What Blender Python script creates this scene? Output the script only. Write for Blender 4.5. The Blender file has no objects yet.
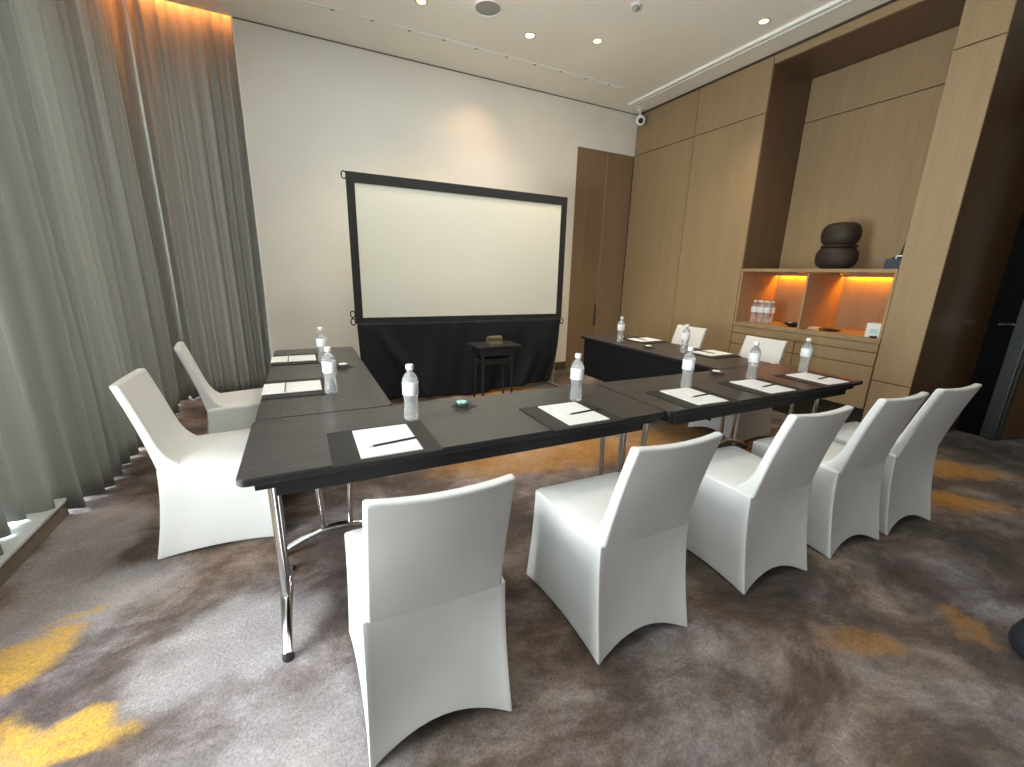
import bpy, bmesh, math, random
from mathutils import Vector, Matrix
random.seed(7)
PI = math.pi
sc = bpy.context.scene
COL = sc.collection

# ------------------------------------------------------------------ materials
def new_mat(name):
    m = bpy.data.materials.new(name); m.use_nodes = True
    nt = m.node_tree; b = nt.nodes['Principled BSDF']
    return m, nt, b
def N(nt, kind, **kw):
    n = nt.nodes.new(kind)
    for k, v in kw.items(): setattr(n, k, v)
    return n
def ramp(nt, stops):
    r = nt.nodes.new('ShaderNodeValToRGB'); e = r.color_ramp.elements
    while len(e) < len(stops): e.new(0.5)
    for i, (p, c) in enumerate(stops):
        e[i].position = p; e[i].color = (*c, 1)
    return r
def coords(nt, scale=(1, 1, 1), rot=(0, 0, 0)):
    tc = N(nt, 'ShaderNodeTexCoord'); mp = N(nt, 'ShaderNodeMapping')
    mp.inputs['Scale'].default_value = scale; mp.inputs['Rotation'].default_value = rot
    nt.links.new(tc.outputs['Object'], mp.inputs['Vector'])
    return mp.outputs['Vector']
def noise(nt, vec, scale, detail=4, rough=.55, dist=0.0):
    n = N(nt, 'ShaderNodeTexNoise'); n.inputs['Scale'].default_value = scale
    n.inputs['Detail'].default_value = detail; n.inputs['Roughness'].default_value = rough
    n.inputs['Distortion'].default_value = dist
    nt.links.new(vec, n.inputs['Vector']); return n.outputs['Fac']
def bump(nt, b, h, strength, dist=.01):
    bp = N(nt, 'ShaderNodeBump'); bp.inputs['Strength'].default_value = strength
    bp.inputs['Distance'].default_value = dist
    nt.links.new(h, bp.inputs['Height']); nt.links.new(bp.outputs['Normal'], b.inputs['Normal'])
def plain(name, col, rough=.5, metal=0, spec=.5, var=.06, nscale=30, bmp=0, **kw):
    m, nt, b = new_mat(name)
    v = noise(nt, coords(nt), nscale, 3)
    r = ramp(nt, [(.25, tuple(c*(1-var) for c in col)), (.75, tuple(min(1, c*(1+var)) for c in col))])
    nt.links.new(v, r.inputs['Fac']); nt.links.new(r.outputs['Color'], b.inputs['Base Color'])
    b.inputs['Roughness'].default_value = rough; b.inputs['Metallic'].default_value = metal
    b.inputs['Specular IOR Level'].default_value = spec
    for k, x in kw.items(): b.inputs[k.replace('_', ' ')].default_value = x
    if bmp: bump(nt, b, v, bmp)
    return m
def wood(name, c0, c1, scale, rough=.5, spec=.4, fine=1.0):
    """grain runs along the axis whose scale is small"""
    m, nt, b = new_mat(name)
    v1 = noise(nt, coords(nt, scale), 6, 6, .65, .3)
    v2 = noise(nt, coords(nt, tuple(s*.25 for s in scale)), 3, 2)
    mx = N(nt, 'ShaderNodeMath', operation='MULTIPLY_ADD'); mx.inputs[1].default_value = .35
    nt.links.new(v2, mx.inputs[0])
    sc_ = N(nt, 'ShaderNodeMath', operation='MULTIPLY'); sc_.inputs[1].default_value = .65
    nt.links.new(v1, sc_.inputs[0]); nt.links.new(sc_.outputs[0], mx.inputs[2])
    r = ramp(nt, [(.3, c0), (.7, c1)])
    nt.links.new(mx.outputs[0], r.inputs['Fac']); nt.links.new(r.outputs['Color'], b.inputs['Base Color'])
    b.inputs['Roughness'].default_value = rough; b.inputs['Specular IOR Level'].default_value = spec
    bump(nt, b, v1, .12*fine, .002)
    return m
def emit(name, col, s):
    m, nt, b = new_mat(name)
    b.inputs['Base Color'].default_value = (*col, 1)
    b.inputs['Emission Color'].default_value = (*col, 1); b.inputs['Emission Strength'].default_value = s
    return m

M = {}
M['paint'] = plain('wall_paint', (.80, .78, .72), .75, spec=.2, var=.02, nscale=3)
M['paint_edge'] = plain('reveal_paint', (.85, .87, .88), .7, spec=.2, var=.02, nscale=3)
M['ceiling'] = plain('ceiling_paint', (.90, .875, .79), .8, spec=.2, var=.015, nscale=2)
M['ceiling_trim'] = plain('ceiling_moulding_paint', (.88, .88, .84), .6, spec=.3, var=.01)
M['panel'] = wood('brown_veneer', (.27, .190, .105), (.355, .255, .145), (14, 14, .7), .5, .35)
M['panel_dark'] = wood('bronze_veneer', (.115, .068, .038), (.165, .102, .058), (14, 14, .7), .4, .4)
M['panel_back'] = wood('brown_door_veneer', (.20, .135, .078), (.27, .188, .112), (14, 14, .7), .5, .3)
M['entry'] = wood('glossy_walnut', (.085, .042, .016), (.16, .085, .035), (10, 10, .5), .28, .5)
M['groove'] = plain('groove_shadow_gap', (.045, .03, .02), .8)
M['base'] = plain('bronze_baseboard', (.10, .065, .038), .45)
M['plinth'] = plain('dark_plinth', (.025, .016, .011), .6)
M['niche'] = wood('niche_veneer', (.32, .22, .13), (.42, .29, .17), (14, 14, .8), .8, .08)
M['table'] = wood('dark_ash_laminate', (.018, .017, .017), (.080, .074, .071), (1.1, 16, 16), .34, .5)
M['table_y'] = wood('dark_ash_laminate_turned', (.018, .017, .017), (.080, .074, .071), (16, 1.1, 16), .34, .5)
M['apron'] = plain('black_apron_metal', (.006, .0065, .008), .5, spec=.3)
M['edge'] = plain('table_edge_band', (.013, .013, .014), .45, spec=.3)
M['chrome'] = plain('chrome', (.75, .75, .76), .14, metal=1, var=.01)
M['rubber'] = plain('black_rubber', (.012, .012, .012), .6)
M['blackcloth'] = plain('black_drape_cloth', (.010, .012, .015), .8, spec=.25, var=.2, nscale=60, bmp=.1)
M['blackframe'] = plain('black_screen_border', (.022, .023, .024), .7, spec=.25)
M['screen'] = plain('screen_fabric', (.66, .66, .585), .8, spec=.1, var=.01, nscale=2)
M['mesh'] = plain('black_mesh_panel', (.006, .006, .007), .8, spec=.2)
M['pad'] = plain('black_leatherette', (.014, .013, .0125), .5, spec=.4, bmp=.15, nscale=300)
M['paper'] = plain('white_paper', (.69, .695, .695), .8, spec=.1, var=.01)
M['pen'] = plain('black_pencil_lacquer', (.02, .02, .02), .3)
M['silver'] = plain('silver_tip', (.7, .7, .7), .3, metal=1)
M['white'] = plain('white_plastic', (.80, .80, .80), .35, spec=.5, var=.02)
M['label'] = plain('white_bottle_label', (.82, .84, .85), .5, var=.03)
M['urn'] = plain('charcoal_ceramic', (.030, .022, .015), .6, spec=.3, var=.3, nscale=12)
M['standblack'] = plain('black_lacquered_wood', (.022, .022, .023), .3, spec=.5)
M['boxbrown'] = plain('brown_leatherette', (.16, .115, .07), .5)
M['navy'] = plain('navy_card', (.03, .04, .065), .5)
M['bag'] = plain('navy_nylon', (.004, .006, .012), .7, bmp=.3, nscale=40)
M['speaker'] = plain('speaker_grille', (.33, .33, .31), .7, var=.1, nscale=200)
M['lamp'] = emit('downlight_lens', (1, .72, .25), 3)
M['lamp2'] = emit('downlight_lens_bright', (1, .95, .85), 14)
M['amber'] = emit('amber_led_strip', (1, .345, .0), 60)
M['cove'] = emit('orange_cove_led', (1, .34, .08), 60)
M['ring'] = plain('downlight_ring', (.62, .58, .45), .4)
M['stone'] = plain('pale_sill_stone', (.55, .57, .56), .35, var=.08, nscale=8)
M['sillfront'] = wood('brown_sill_front', (.17, .135, .095), (.22, .175, .125), (14, .7, 14), .6)
M['alu'] = plain('dark_door_metal', (.10, .11, .10), .45, metal=.6, var=.12, nscale=20)
M['black'] = plain('black_void_shade', (.004, .004, .004), .9, spec=.1)
M['coaster'] = plain('dark_napkin', (.03, .03, .035), .7)
M['winframe'] = plain('window_frame_metal', (.25, .26, .27), .4, metal=.5)
M['wax'] = plain('amber_tray_items', (.65, .42, .25), .5)

def mat_cover():
    m, nt, b = new_mat('white_spandex')
    v = noise(nt, coords(nt, (1, 1, .6)), 5, 3)
    r = ramp(nt, [(.3, (.585, .585, .58)), (.7, (.64, .64, .635))])
    nt.links.new(v, r.inputs['Fac']); nt.links.new(r.outputs['Color'], b.inputs['Base Color'])
    b.inputs['Roughness'].default_value = .55; b.inputs['Specular IOR Level'].default_value = .3
    b.inputs['Sheen Weight'].default_value = .25
    bump(nt, b, v, .25, .012)
    return m
M['cover'] = mat_cover()

def mat_curtain():
    m, nt, b = new_mat('grey_sheer_curtain')
    fine = noise(nt, coords(nt, (60, 60, 60)), 8, 2)
    r = ramp(nt, [(.3, (.20, .20, .185)), (.7, (.265, .265, .245))])
    nt.links.new(fine, r.inputs['Fac']); nt.links.new(r.outputs['Color'], b.inputs['Base Color'])
    b.inputs['Roughness'].default_value = .9; b.inputs['Specular IOR Level'].default_value = .1
    tr = N(nt, 'ShaderNodeBsdfTranslucent'); tr.inputs['Color'].default_value = (.44, .41, .37, 1)
    mx = N(nt, 'ShaderNodeMixShader'); mx.inputs[0].default_value = .30
    out = nt.nodes['Material Output']
    nt.links.new(b.outputs[0], mx.inputs[1]); nt.links.new(tr.outputs[0], mx.inputs[2])
    nt.links.new(mx.outputs[0], out.inputs['Surface'])
    return m
M['curtain'] = mat_curtain()

def mat_glass(name, col, rough, ior, tr=.0):
    m, nt, b = new_mat(name)
    b.inputs['Base Color'].default_value = (*col, 1); b.inputs['Transmission Weight'].default_value = 1
    b.inputs['Roughness'].default_value = rough; b.inputs['IOR'].default_value = ior
    if tr:
        t = N(nt, 'ShaderNodeBsdfTransparent'); mx = N(nt, 'ShaderNodeMixShader'); mx.inputs[0].default_value = tr
        nt.links.new(b.outputs[0], mx.inputs[1]); nt.links.new(t.outputs[0], mx.inputs[2])
        nt.links.new(mx.outputs[0], nt.nodes['Material Output'].inputs['Surface'])
    return m
def mat_bottle():
    m = mat_glass('clear_bottle_with_water', (.98, .99, .99), .05, 1.33, .25); nt = m.node_tree
    out = nt.nodes['Material Output']; src = out.inputs['Surface'].links[0].from_socket
    d = N(nt, 'ShaderNodeBsdfDiffuse'); d.inputs['Color'].default_value = (.85, .88, .90, 1)
    mx = N(nt, 'ShaderNodeMixShader'); mx.inputs[0].default_value = .20
    nt.links.new(src, mx.inputs[1]); nt.links.new(d.outputs[0], mx.inputs[2]); nt.links.new(mx.outputs[0], out.inputs['Surface'])
    return m
M['bottle'] = mat_bottle() #'clear_bottle_with_water', (.97, .98, .98), .04, 1.33, .25)
M['glass'] = mat_glass('clear_glass', (.93, .98, .97), .02, 1.45)
M['teal'] = mat_glass('teal_glass', (.55, .80, .82), .08, 1.4)
def mat_candy(name, c):
    return plain(name, c, .35)
M['candy_t'] = mat_candy('pale_teal_candy', (.45, .72, .74)); M['candy_w'] = mat_candy('pale_wrapped_candy', (.75, .74, .68))
M['pane'] = mat_glass('window_pane', (1, 1, 1), 0, 1.02, .9)

def mat_carpet():
    m, nt, b = new_mat('cloudy_carpet')
    L = nt.links
    tc = N(nt, 'ShaderNodeTexCoord')
    def mapping(scale, rot):
        mp = N(nt, 'ShaderNodeMapping'); mp.inputs['Scale'].default_value = scale; mp.inputs['Rotation'].default_value = rot
        L.new(tc.outputs['Object'], mp.inputs['Vector']); return mp.outputs['Vector']
    v = mapping((1.0, 1.35, 1), (0, 0, .35))
    big = noise(nt, v, 2.0, 9, .72, .35)
    base = ramp(nt, [(.34, (.050, .034, .028)), (.46, (.105, .076, .062)), (.55, (.19, .152, .137)), (.68, (.35, .31, .295))])
    L.new(big, base.inputs['Fac'])
    hue = noise(nt, mapping((1, 1, 1), (0, 0, 1.0)), 1.3, 4, .6, .5)
    tint = ramp(nt, [(.35, (1.12, .98, .82)), (.5, (1, 1, 1)), (.66, (.90, .93, 1.10))])
    L.new(hue, tint.inputs['Fac'])
    mul = N(nt, 'ShaderNodeMix', data_type='RGBA', blend_type='MULTIPLY'); mul.inputs['Factor'].default_value = 1
    L.new(base.outputs['Color'], mul.inputs[6]); L.new(tint.outputs['Color'], mul.inputs[7])
    # woven-in yellow and orange patches: ellipses in floor coordinates, ragged edges
    warpn = N(nt, 'ShaderNodeTexNoise'); warpn.inputs['Scale'].default_value = 5; warpn.inputs['Detail'].default_value = 5
    L.new(tc.outputs['Object'], warpn.inputs['Vector'])
    sub = N(nt, 'ShaderNodeVectorMath', operation='SUBTRACT'); sub.inputs[1].default_value = (.5, .5, .5)
    L.new(warpn.outputs['Color'], sub.inputs[0])
    scl = N(nt, 'ShaderNodeVectorMath', operation='SCALE'); scl.inputs['Scale'].default_value = .34
    L.new(sub.outputs[0], scl.inputs[0])
    add = N(nt, 'ShaderNodeVectorMath', operation='ADD')
    L.new(tc.outputs['Object'], add.inputs[0]); L.new(scl.outputs[0], add.inputs[1])
    def patches(lst):
        acc = None
        for (x, y, rx, ry, a, amp) in lst:
            s1 = N(nt, 'ShaderNodeVectorMath', operation='SUBTRACT'); s1.inputs[1].default_value = (x, y, 0)
            L.new(add.outputs[0], s1.inputs[0])
            mp = N(nt, 'ShaderNodeMapping'); mp.vector_type = 'TEXTURE'
            mp.inputs['Rotation'].default_value = (0, 0, a); mp.inputs['Scale'].default_value = (rx, ry, 1e3)
            L.new(s1.outputs[0], mp.inputs['Vector'])
            ln = N(nt, 'ShaderNodeVectorMath', operation='LENGTH'); L.new(mp.outputs[0], ln.inputs[0])
            mr = N(nt, 'ShaderNodeMapRange'); mr.interpolation_type = 'SMOOTHSTEP'
            mr.inputs['From Min'].default_value = 1.35; mr.inputs['From Max'].default_value = .65
            mr.inputs['To Max'].default_value = amp
            L.new(ln.outputs['Value'], mr.inputs['Value'])
            if acc is None: acc = mr.outputs[0]
            else:
                mxx = N(nt, 'ShaderNodeMath', operation='MAXIMUM'); L.new(acc, mxx.inputs[0]); L.new(mr.outputs[0], mxx.inputs[1]); acc = mxx.outputs[0]
        return acc
    brk = noise(nt, mapping((1, 1.6, 1), (0, 0, .6)), 14, 6, .8)
    def broken(f, lo):
        mr = N(nt, 'ShaderNodeMapRange'); mr.inputs['From Min'].default_value = .35; mr.inputs['From Max'].default_value = .6; mr.inputs['To Min'].default_value = lo
        L.new(brk, mr.inputs['Value']); mm = N(nt, 'ShaderNodeMath', operation='MULTIPLY'); L.new(f, mm.inputs[0]); L.new(mr.outputs[0], mm.inputs[1]); return mm.outputs[0]
    yel = patches([(-1.07, 1.84, .16, .14, .3, 1), (-.78, 1.44, .20, .085, -.35, 1), (-.93, 2.03, .07, .03, 0, .6), (-1.5, 1.2, .4, .2, 0, 1)])
    org = patches([(1.90, .60, .12, .07, -.6, .55), (2.37, .47, .09, .09, -.7, .55),
                   (3.78, .96, .30, .13, -.7, 1), (4.4, 1.2, .38, .17, -.7, .95), (1.75, 2.62, .95, .26, -.12, .72),
                   (2.95, 2.55, .55, .28, -.1, .75), (2.0, 4.5, .5, .2, 0, .7), (3.6, 2.1, .4, .2, .2, .7), (.3, -1, .5, .3, 0, .6)])
    m1 = N(nt, 'ShaderNodeMix', data_type='RGBA'); L.new(broken(org, .35), m1.inputs['Factor'])
    m1.inputs[7].default_value = (.46, .215, .030, 1)
    m2 = N(nt, 'ShaderNodeMix', data_type='RGBA'); L.new(broken(yel, .55), m2.inputs['Factor'])
    m2.inputs[7].default_value = (.50, .29, .045, 1)
    L.new(m1.outputs[2], m2.inputs[6])
    pale_lit = patches([(-.95, 2.1, .35, .22, .4, .4), (-.35, 1.62, .30, .22, .3, .45), (-.2, 1.05, .4, .25, .3, .3), (-1.1, 2.6, .2, .5, 0, .4)])  # pale patches, partly window light painted into the carpet colour
    m0 = N(nt, 'ShaderNodeMix', data_type='RGBA'); L.new(pale_lit, m0.inputs['Factor'])
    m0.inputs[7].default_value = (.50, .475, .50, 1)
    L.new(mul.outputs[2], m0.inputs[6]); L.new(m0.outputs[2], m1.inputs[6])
    pile = noise(nt, mapping((1, 1, 1), (0, 0, 0)), 95, 4, .8)
    pr_ = ramp(nt, [(.3, (.62, .62, .62)), (.7, (1.35, 1.35, 1.35))]); L.new(pile, pr_.inputs['Fac'])
    m3 = N(nt, 'ShaderNodeMix', data_type='RGBA', blend_type='MULTIPLY'); m3.inputs['Factor'].default_value = 1
    L.new(m2.outputs[2], m3.inputs[6]); L.new(pr_.outputs['Color'], m3.inputs[7])
    L.new(m3.outputs[2], b.inputs['Base Color'])
    b.inputs['Roughness'].default_value = .95; b.inputs['Specular IOR Level'].default_value = .1
    b.inputs['Sheen Weight'].default_value = .1
    bump(nt, b, pile, .6, .012)
    return m
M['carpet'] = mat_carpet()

# ------------------------------------------------------------------ geometry helpers
def obj(name, bm, mat, parent=None, smooth=None, loc=None):
    me = bpy.data.meshes.new(name); bm.normal_update(); bm.to_mesh(me); bm.free()
    o = bpy.data.objects.new(name, me); COL.objects.link(o)
    for mm in (mat if isinstance(mat, (list, tuple)) else [mat]): me.materials.append(M[mm] if isinstance(mm, str) else mm)
    if parent is not None: o.parent = parent
    if loc is not None: o.location = loc
    if smooth is not None:
        me.polygons.foreach_set('use_smooth', [True]*len(me.polygons))
        me.update()
        for e in me.edges: pass
        try: me.set_sharp_from_angle(angle=math.radians(smooth))
        except Exception: pass
    return o
def thing(name, label, cat, loc=(0, 0, 0), rz=0, group=None):
    o = bpy.data.objects.new(name, None); COL.objects.link(o); o.empty_display_size = .1
    o.location = loc; o.rotation_euler = (0, 0, rz)
    return tag(o, label, cat, group)
def tag(o, label, cat, group=None):
    o['label'] = label; o['category'] = cat
    if group: o['group'] = group
    return o
def struct(name, bm, mat, parent=None, **k):
    o = obj(name, bm, mat, parent, **k)
    if parent is None: o['kind'] = 'structure'
    return o
def box(bm, x0, x1, y0, y1, z0, z1, bev=0, mi=0, seg=2):
    r = bmesh.ops.create_cube(bm, size=1)
    vs = r['verts']
    for v in vs:
        v.co = Vector(((x0+x1)/2+v.co.x*(x1-x0), (y0+y1)/2+v.co.y*(y1-y0), (z0+z1)/2+v.co.z*(z1-z0)))
    fs = set(f for v in vs for f in v.link_faces)
    for f in fs: f.material_index = mi
    if bev:
        es = list(set(e for v in vs for e in v.link_edges))
        bmesh.ops.bevel(bm, geom=es, offset=bev, segments=seg, affect='EDGES', profile=.5)
    return bm
def B(*a, **k):
    bm = bmesh.new(); box(bm, *a, **k); return bm
def loft(bm, rings, cap0=True, cap1=True, closed=True, mi=0):
    vv = [[bm.verts.new(p) for p in r] for r in rings]
    n = len(vv[0])
    for a, b_ in zip(vv, vv[1:]):
        for i in range(n if closed else n-1):
            j = (i+1) % n
            f = bm.faces.new((a[i], a[j], b_[j], b_[i])); f.material_index = mi
    if cap0: bm.faces.new(list(reversed(vv[0]))).material_index = mi
    if cap1: bm.faces.new(vv[-1]).material_index = mi
    return bm
def tube(bm, pts, r, n=12, cap=True, sx=1.0, mi=0):
    """swept tube; r float or list"""
    pts = [Vector(p) for p in pts]; rings = []
    up = Vector((0, 0, 1))
    for i, p in enumerate(pts):
        t = (pts[min(i+1, len(pts)-1)] - pts[max(i-1, 0)]).normalized()
        ref = up if abs(t.dot(up)) < .95 else Vector((0, 1, 0))
        a = t.cross(ref).normalized(); c = a.cross(t).normalized()
        rr = r[i] if isinstance(r, (list, tuple)) else r
        rings.append([p + a*math.cos(2*PI*k/n)*rr*sx + c*math.sin(2*PI*k/n)*rr for k in range(n)])
    loft(bm, rings, cap, cap, mi=mi); return bm
def lathe(bm, prof, n=24, cx=0, cy=0, cap=True, mi=0):
    rings = [[(cx+r*math.cos(2*PI*k/n), cy+r*math.sin(2*PI*k/n), z) for k in range(n)] for r, z in prof]
    loft(bm, rings, cap, cap, mi=mi); return bm
def rrect(x0, x1, y0, y1, r, seg=5):
    out = []
    for cx, cy, a0 in ((x1-r, y1-r, 0), (x0+r, y1-r, PI/2), (x0+r, y0+r, PI), (x1-r, y0+r, 1.5*PI)):
        for k in range(seg+1):
            a = a0 + (PI/2)*k/seg
            out.append((cx+r*math.cos(a), cy+r*math.sin(a)))
    return out
def children(o): return [c for c in COL.objects if c.parent == o]
def copy_tree(o, parent=None):
    c = o.copy(); COL.objects.link(c); c.parent = parent
    for ch in children(o): copy_tree(ch, c)
    return c
def place(proto, first, loc, rz=None, label=None, group=None):
    o = proto if first else copy_tree(proto)
    o.location = loc
    if rz is not None: o.rotation_euler = (0, 0, rz)
    if label: o['label'] = label
    if group: o['group'] = group
    return o

# ------------------------------------------------------------------ room
XR, YB, HC = 4.5, 5.26, 3.6
XL = -2.0          # glass line on the left
YF = -4.0
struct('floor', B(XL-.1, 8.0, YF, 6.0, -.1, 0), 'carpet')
# ceiling, stepped back at the curtain pocket on the left and behind the corner curtain
bm = bmesh.new()
box(bm, -1.12, 8.0, YF, YB, HC, HC+.25)
box(bm, -.33, 8.0, YB, 6.0, HC, HC+.25)
box(bm, XL-.1, -1.12, YF, 6.0, HC+.2, HC+.25)
box(bm, -1.12, -.33, YB, 6.0, HC+.2, HC+.25)
struct('ceiling', bm, 'ceiling')
# back wall: painted part, upper part over the veneer leaves
bm = bmesh.new()
box(bm, -.33, 3.52, YB, YB+.2, .12, HC)
box(bm, 3.52, XR+.2, YB, YB+.2, 3.065, HC)
struct('wall_back', bm, 'paint')
struct('trim_1', B(-.345, -.33, YB-.002, YB+.2, 0, HC), 'paint_edge')
struct('baseboard_back', B(-.33, 3.52, YB-.012, YB+.1, 0, .118), 'base')
struct('trim_2', B(-.33, XR, YB-.006, YB, HC-.008, HC), 'base')
# veneered double leaf at the right end of the back wall
d = B(3.52, 4.026, YB+.005, YB+.1, .01, 3.06, bev=.003)
box(d, 4.034, XR-.005, YB+.005, YB+.1, .01, 3.06, bev=.003)
dd = struct('door_1', d, 'panel_back')
obj('door_edge_strip', B(4.026, 4.034, YB-.002, YB+.02, .02, 3.05), 'niche', dd)
obj('flush_pull', B(3.985, 4.012, YB-.012, YB+.004, .66, .98, bev=.003), 'alu', dd)

# right wall, veneered panels with shadow gaps
G = .004
NY0, NY1, NZT, XN = 1.85, 3.285, 3.50, 5.16
bm = bmesh.new()
def panel(y0, y1, z0, z1, x0=XR, th=.03):
    box(bm, x0, x0+th, y0+G, y1-G, z0+G, z1-G, bev=.002, seg=1)
for y0, y1 in ((NY1, 4.2), (4.2, YB)):
    panel(y0, y1, .12, 3.07); panel(y0, y1, 3.07, HC)
panel(NY0, NY1, NZT, HC)
panel(1.566, NY0, .0, .55); panel(1.566, NY0, .55, 3.07); panel(1.566, NY0, 3.07, HC)
for z0, z1 in ((1.52, 3.07), (3.07, NZT)):
    panel(NY0, NY1, z0, z1, XN)
struct('wall_right', bm, 'panel')
bm = bmesh.new()   # darker backing seen in the gaps
box(bm, XR+.025, XR+.06, NY1+.005, YB+.2, 0, HC)
box(bm, XR+.025, XR+.06, 1.572, NY0-.005, 0, HC)
box(bm, XR+.025, XR+.06, NY0-.005, NY1+.005, NZT+.005, HC)
box(bm, XN+.025, XN+.06, NY0-.1, NY1+.1, 0, NZT+.1)
struct('trim_3', bm, 'groove')
bm = bmesh.new()   # dark bronze lining of the niche
box(bm, XR+.02, XN+.03, NY1, NY1+.02, 1.509, NZT)
box(bm, XR+.02, XN+.03, NY0-.02, NY0, 1.509, NZT)
box(bm, XR+.02, XN+.03, NY0, NY1, NZT, NZT+.02)
struct('trim_4', bm, 'panel_dark')
struct('baseboard_right', B(XR+.002, XR+.03, NY1, YB, 0, .115), 'base')
struct('trim_5', B(XR-.012, XR, 1.566, YB, HC-.02, HC), 'groove')
# entrance recess on the right
struct('wall_entry', B(XR+.004, 5.70, 1.566, 1.60, 0, HC), 'entry')
bm = bmesh.new()
box(bm, 5.70, 5.80, 1.30, 3.0, 0, HC)
box(bm, 5.80, 7.9, 1.5, 1.6, 0, HC)
struct('entry_dark_gap', bm, 'black')  # black boxes stand in for the dark gap, shade put in as colour
bm = bmesh.new(); box(bm, 7.9, 8.0, YF, 1.6, 0, HC); 
struct('wall_right_far', bm, 'panel_dark')
# walls behind the camera
struct('wall_front', B(XL-.1, 8.0, YF-.1, YF, 0, HC), 'panel_dark')

# open door leaf, seen on its metal edge
dr = thing('door_leaf', 'open dark brown door seen from its grey metal edge, at the far right', 'door', (5.62, 1.335, 0), 0)
dr.name = 'door_2'; dr['kind'] = 'structure'
for k in ('label', 'category'):
    del dr[k]
a = math.radians(-14)
dr.rotation_euler = (0, 0, a)
obj('door_panel', B(.10, 1.05, -.045, .045, .012, 2.75, bev=.003), 'entry', dr)
fr = bmesh.new(); box(fr, 0, .10, -.05, .05, .01, 2.75, bev=.004); box(fr, .045, .060, -.056, -.05, .012, 2.74); box(fr, -.004, 0, -.03, .03, .012, 2.74)
obj('metal_edge', fr, 'alu', dr)
lk = bmesh.new(); box(lk, .03, .085, -.064, -.05, .93, 1.14, bev=.004)
lo = obj('lock_plate', lk, 'silver', dr)
kh = bmesh.new(); lathe(kh, [(.011, -.006), (.013, 0), (.009, .006)], 16); bmesh.ops.rotate(kh, verts=kh.verts, matrix=Matrix.Rotation(PI/2, 3, 'X')); bmesh.ops.translate(kh, verts=kh.verts, vec=(.062, -.068, 1.02))
obj('keyhole', kh, 'rubber', lo, smooth=40)
hb = bmesh.new(); tube(hb, [(.05, .05, 1.06), (.05, .10, 1.06), (.03, .11, 1.06), (-.08, .11, 1.06)], .009)
obj('door_handle', hb, 'silver', dr, smooth=40)

# left: window strip, stone platform
struct('sill', B(XL, -1.29, YF, 3.02, .085, .105, bev=.004), 'stone').name = 'trim_7'
struct('trim_8', B(-1.325, -1.30, YF, 3.02, 0, .085), 'sillfront')
bm = bmesh.new()
for y in (-4.0, -2.2, -.4, 1.4, 3.2, 5.0, 5.9):
    box(bm, XL-.08, XL, y-.03, y+.03, 0, HC+.2)
for z in (.03, 2.6, HC+.17):
    box(bm, XL-.08, XL, YF, 5.93, z-.03, z+.03)
wf = struct('window_1', bm, 'winframe')
obj('window_pane', B(XL-.045, XL-.035, YF, 5.93, .06, HC+.14), 'pane', wf)
bm = bmesh.new()
for x in (XL, -.9, .3):
    box(bm, x-.03, x+.03, 5.9, 5.98, 0, HC+.2)
for z in (.03, HC+.17): box(bm, XL, .3, 5.9, 5.98, z-.03, z+.03)
wf2 = struct('window_2', bm, 'winframe')
obj('window_pane', B(XL, .3, 5.935, 5.945, .06, HC+.14), 'pane', wf2)
struct('corner_light_block', B(XL, -1.262, 5.345, 5.9, 0, HC+.2), 'paint')  # unseen block added to stop window light between the two curtains
struct('wall_back_return', B(.27, .35, YB+.2, 6.0, 0, HC), 'paint_edge')

# ------------------------------------------------------------------ curtains
def curtain(name, path, z0f, z1, nz, label, waves, amp, seed, pull=0):
    rnd = random.Random(seed)
    pts = [Vector((*p, 0)) for p in path]
    L_ = [0]
    for p, q in zip(pts, pts[1:]): L_.append(L_[-1]+(q-p).length)
    tot = L_[-1]; n = int(tot*90)
    ph = [0]
    per = []
    bm = bmesh.new(); rows = []
    # fold phase advances unevenly so the pleats differ in width
    phase = [0.0]
    w = waves/ n * 2*PI
    jit = 0
    jl = [.75+.5*rnd.random() for _ in range(waves+3)]
    al = [.55+.8*rnd.random() for _ in range(waves+3)]
    for i in range(n):
        k = int(phase[-1]/(2*PI)) % len(jl)
        phase.append(phase[-1] + w*jl[k])
    def at(s):
        for i in range(len(L_)-1):
            if s <= L_[i+1] or i == len(L_)-2:
                t = (s-L_[i])/(L_[i+1]-L_[i]); p = pts[i].lerp(pts[i+1], t); d = (pts[i+1]-pts[i]).normalized()
                return p, Vector((d.y, -d.x, 0)), i+t
    for j in range(nz+1):
        v = j/nz; row = []
        for i in range(n+1):
            s = tot*i/n; p, nn, u = at(s)
            k = phase[i]/(2*PI); kk = int(k) % len(al)
            A = amp*(al[kk]*(1-(k % 1)) + al[(kk+1) % len(al)]*(k % 1))
            f = math.sin(phase[i] + .35*math.sin(v*3+k*.9))
            f = math.copysign(abs(f)**.75, f)
            spread = .72+.5*(1-v)**1.3
            off = A*f*spread + .012*math.sin(v*7+k*1.7)*(1-v) + .25*A*math.sin(2.3*phase[i]+1)*(.4+.6*v)
            z0 = z0f(p)
            z = z0 + (z1-z0)*v + (.008*math.sin(k*2.1) if j == 0 else 0)
            px = -pull*(1-v)*(i/n)**6
            row.append(bm.verts.new((p.x+nn.x*off+px, p.y+nn.y*off, z)))
        rows.append(row)
    for a_, b_ in zip(rows, rows[1:]):
        for i in range(n): bm.faces.new((a_[i], a_[i+1], b_[i+1], b_[i]))
    # back layer for thickness at the hem: a turned-up band
    o = obj(name, bm, 'curtain', smooth=180)
    s_ = o.modifiers.new('thickness', 'SOLIDIFY'); s_.thickness = .004
    return o, rows
def za(p): 
    t = min(1, max(0, (p.y-2.85)/.2)); return .112*(1-t) + .018*t
path = [(-1.43, 1.75), (-1.43, 2.75), (-1.27, 3.1), (-1.27, 5.335)]
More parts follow.
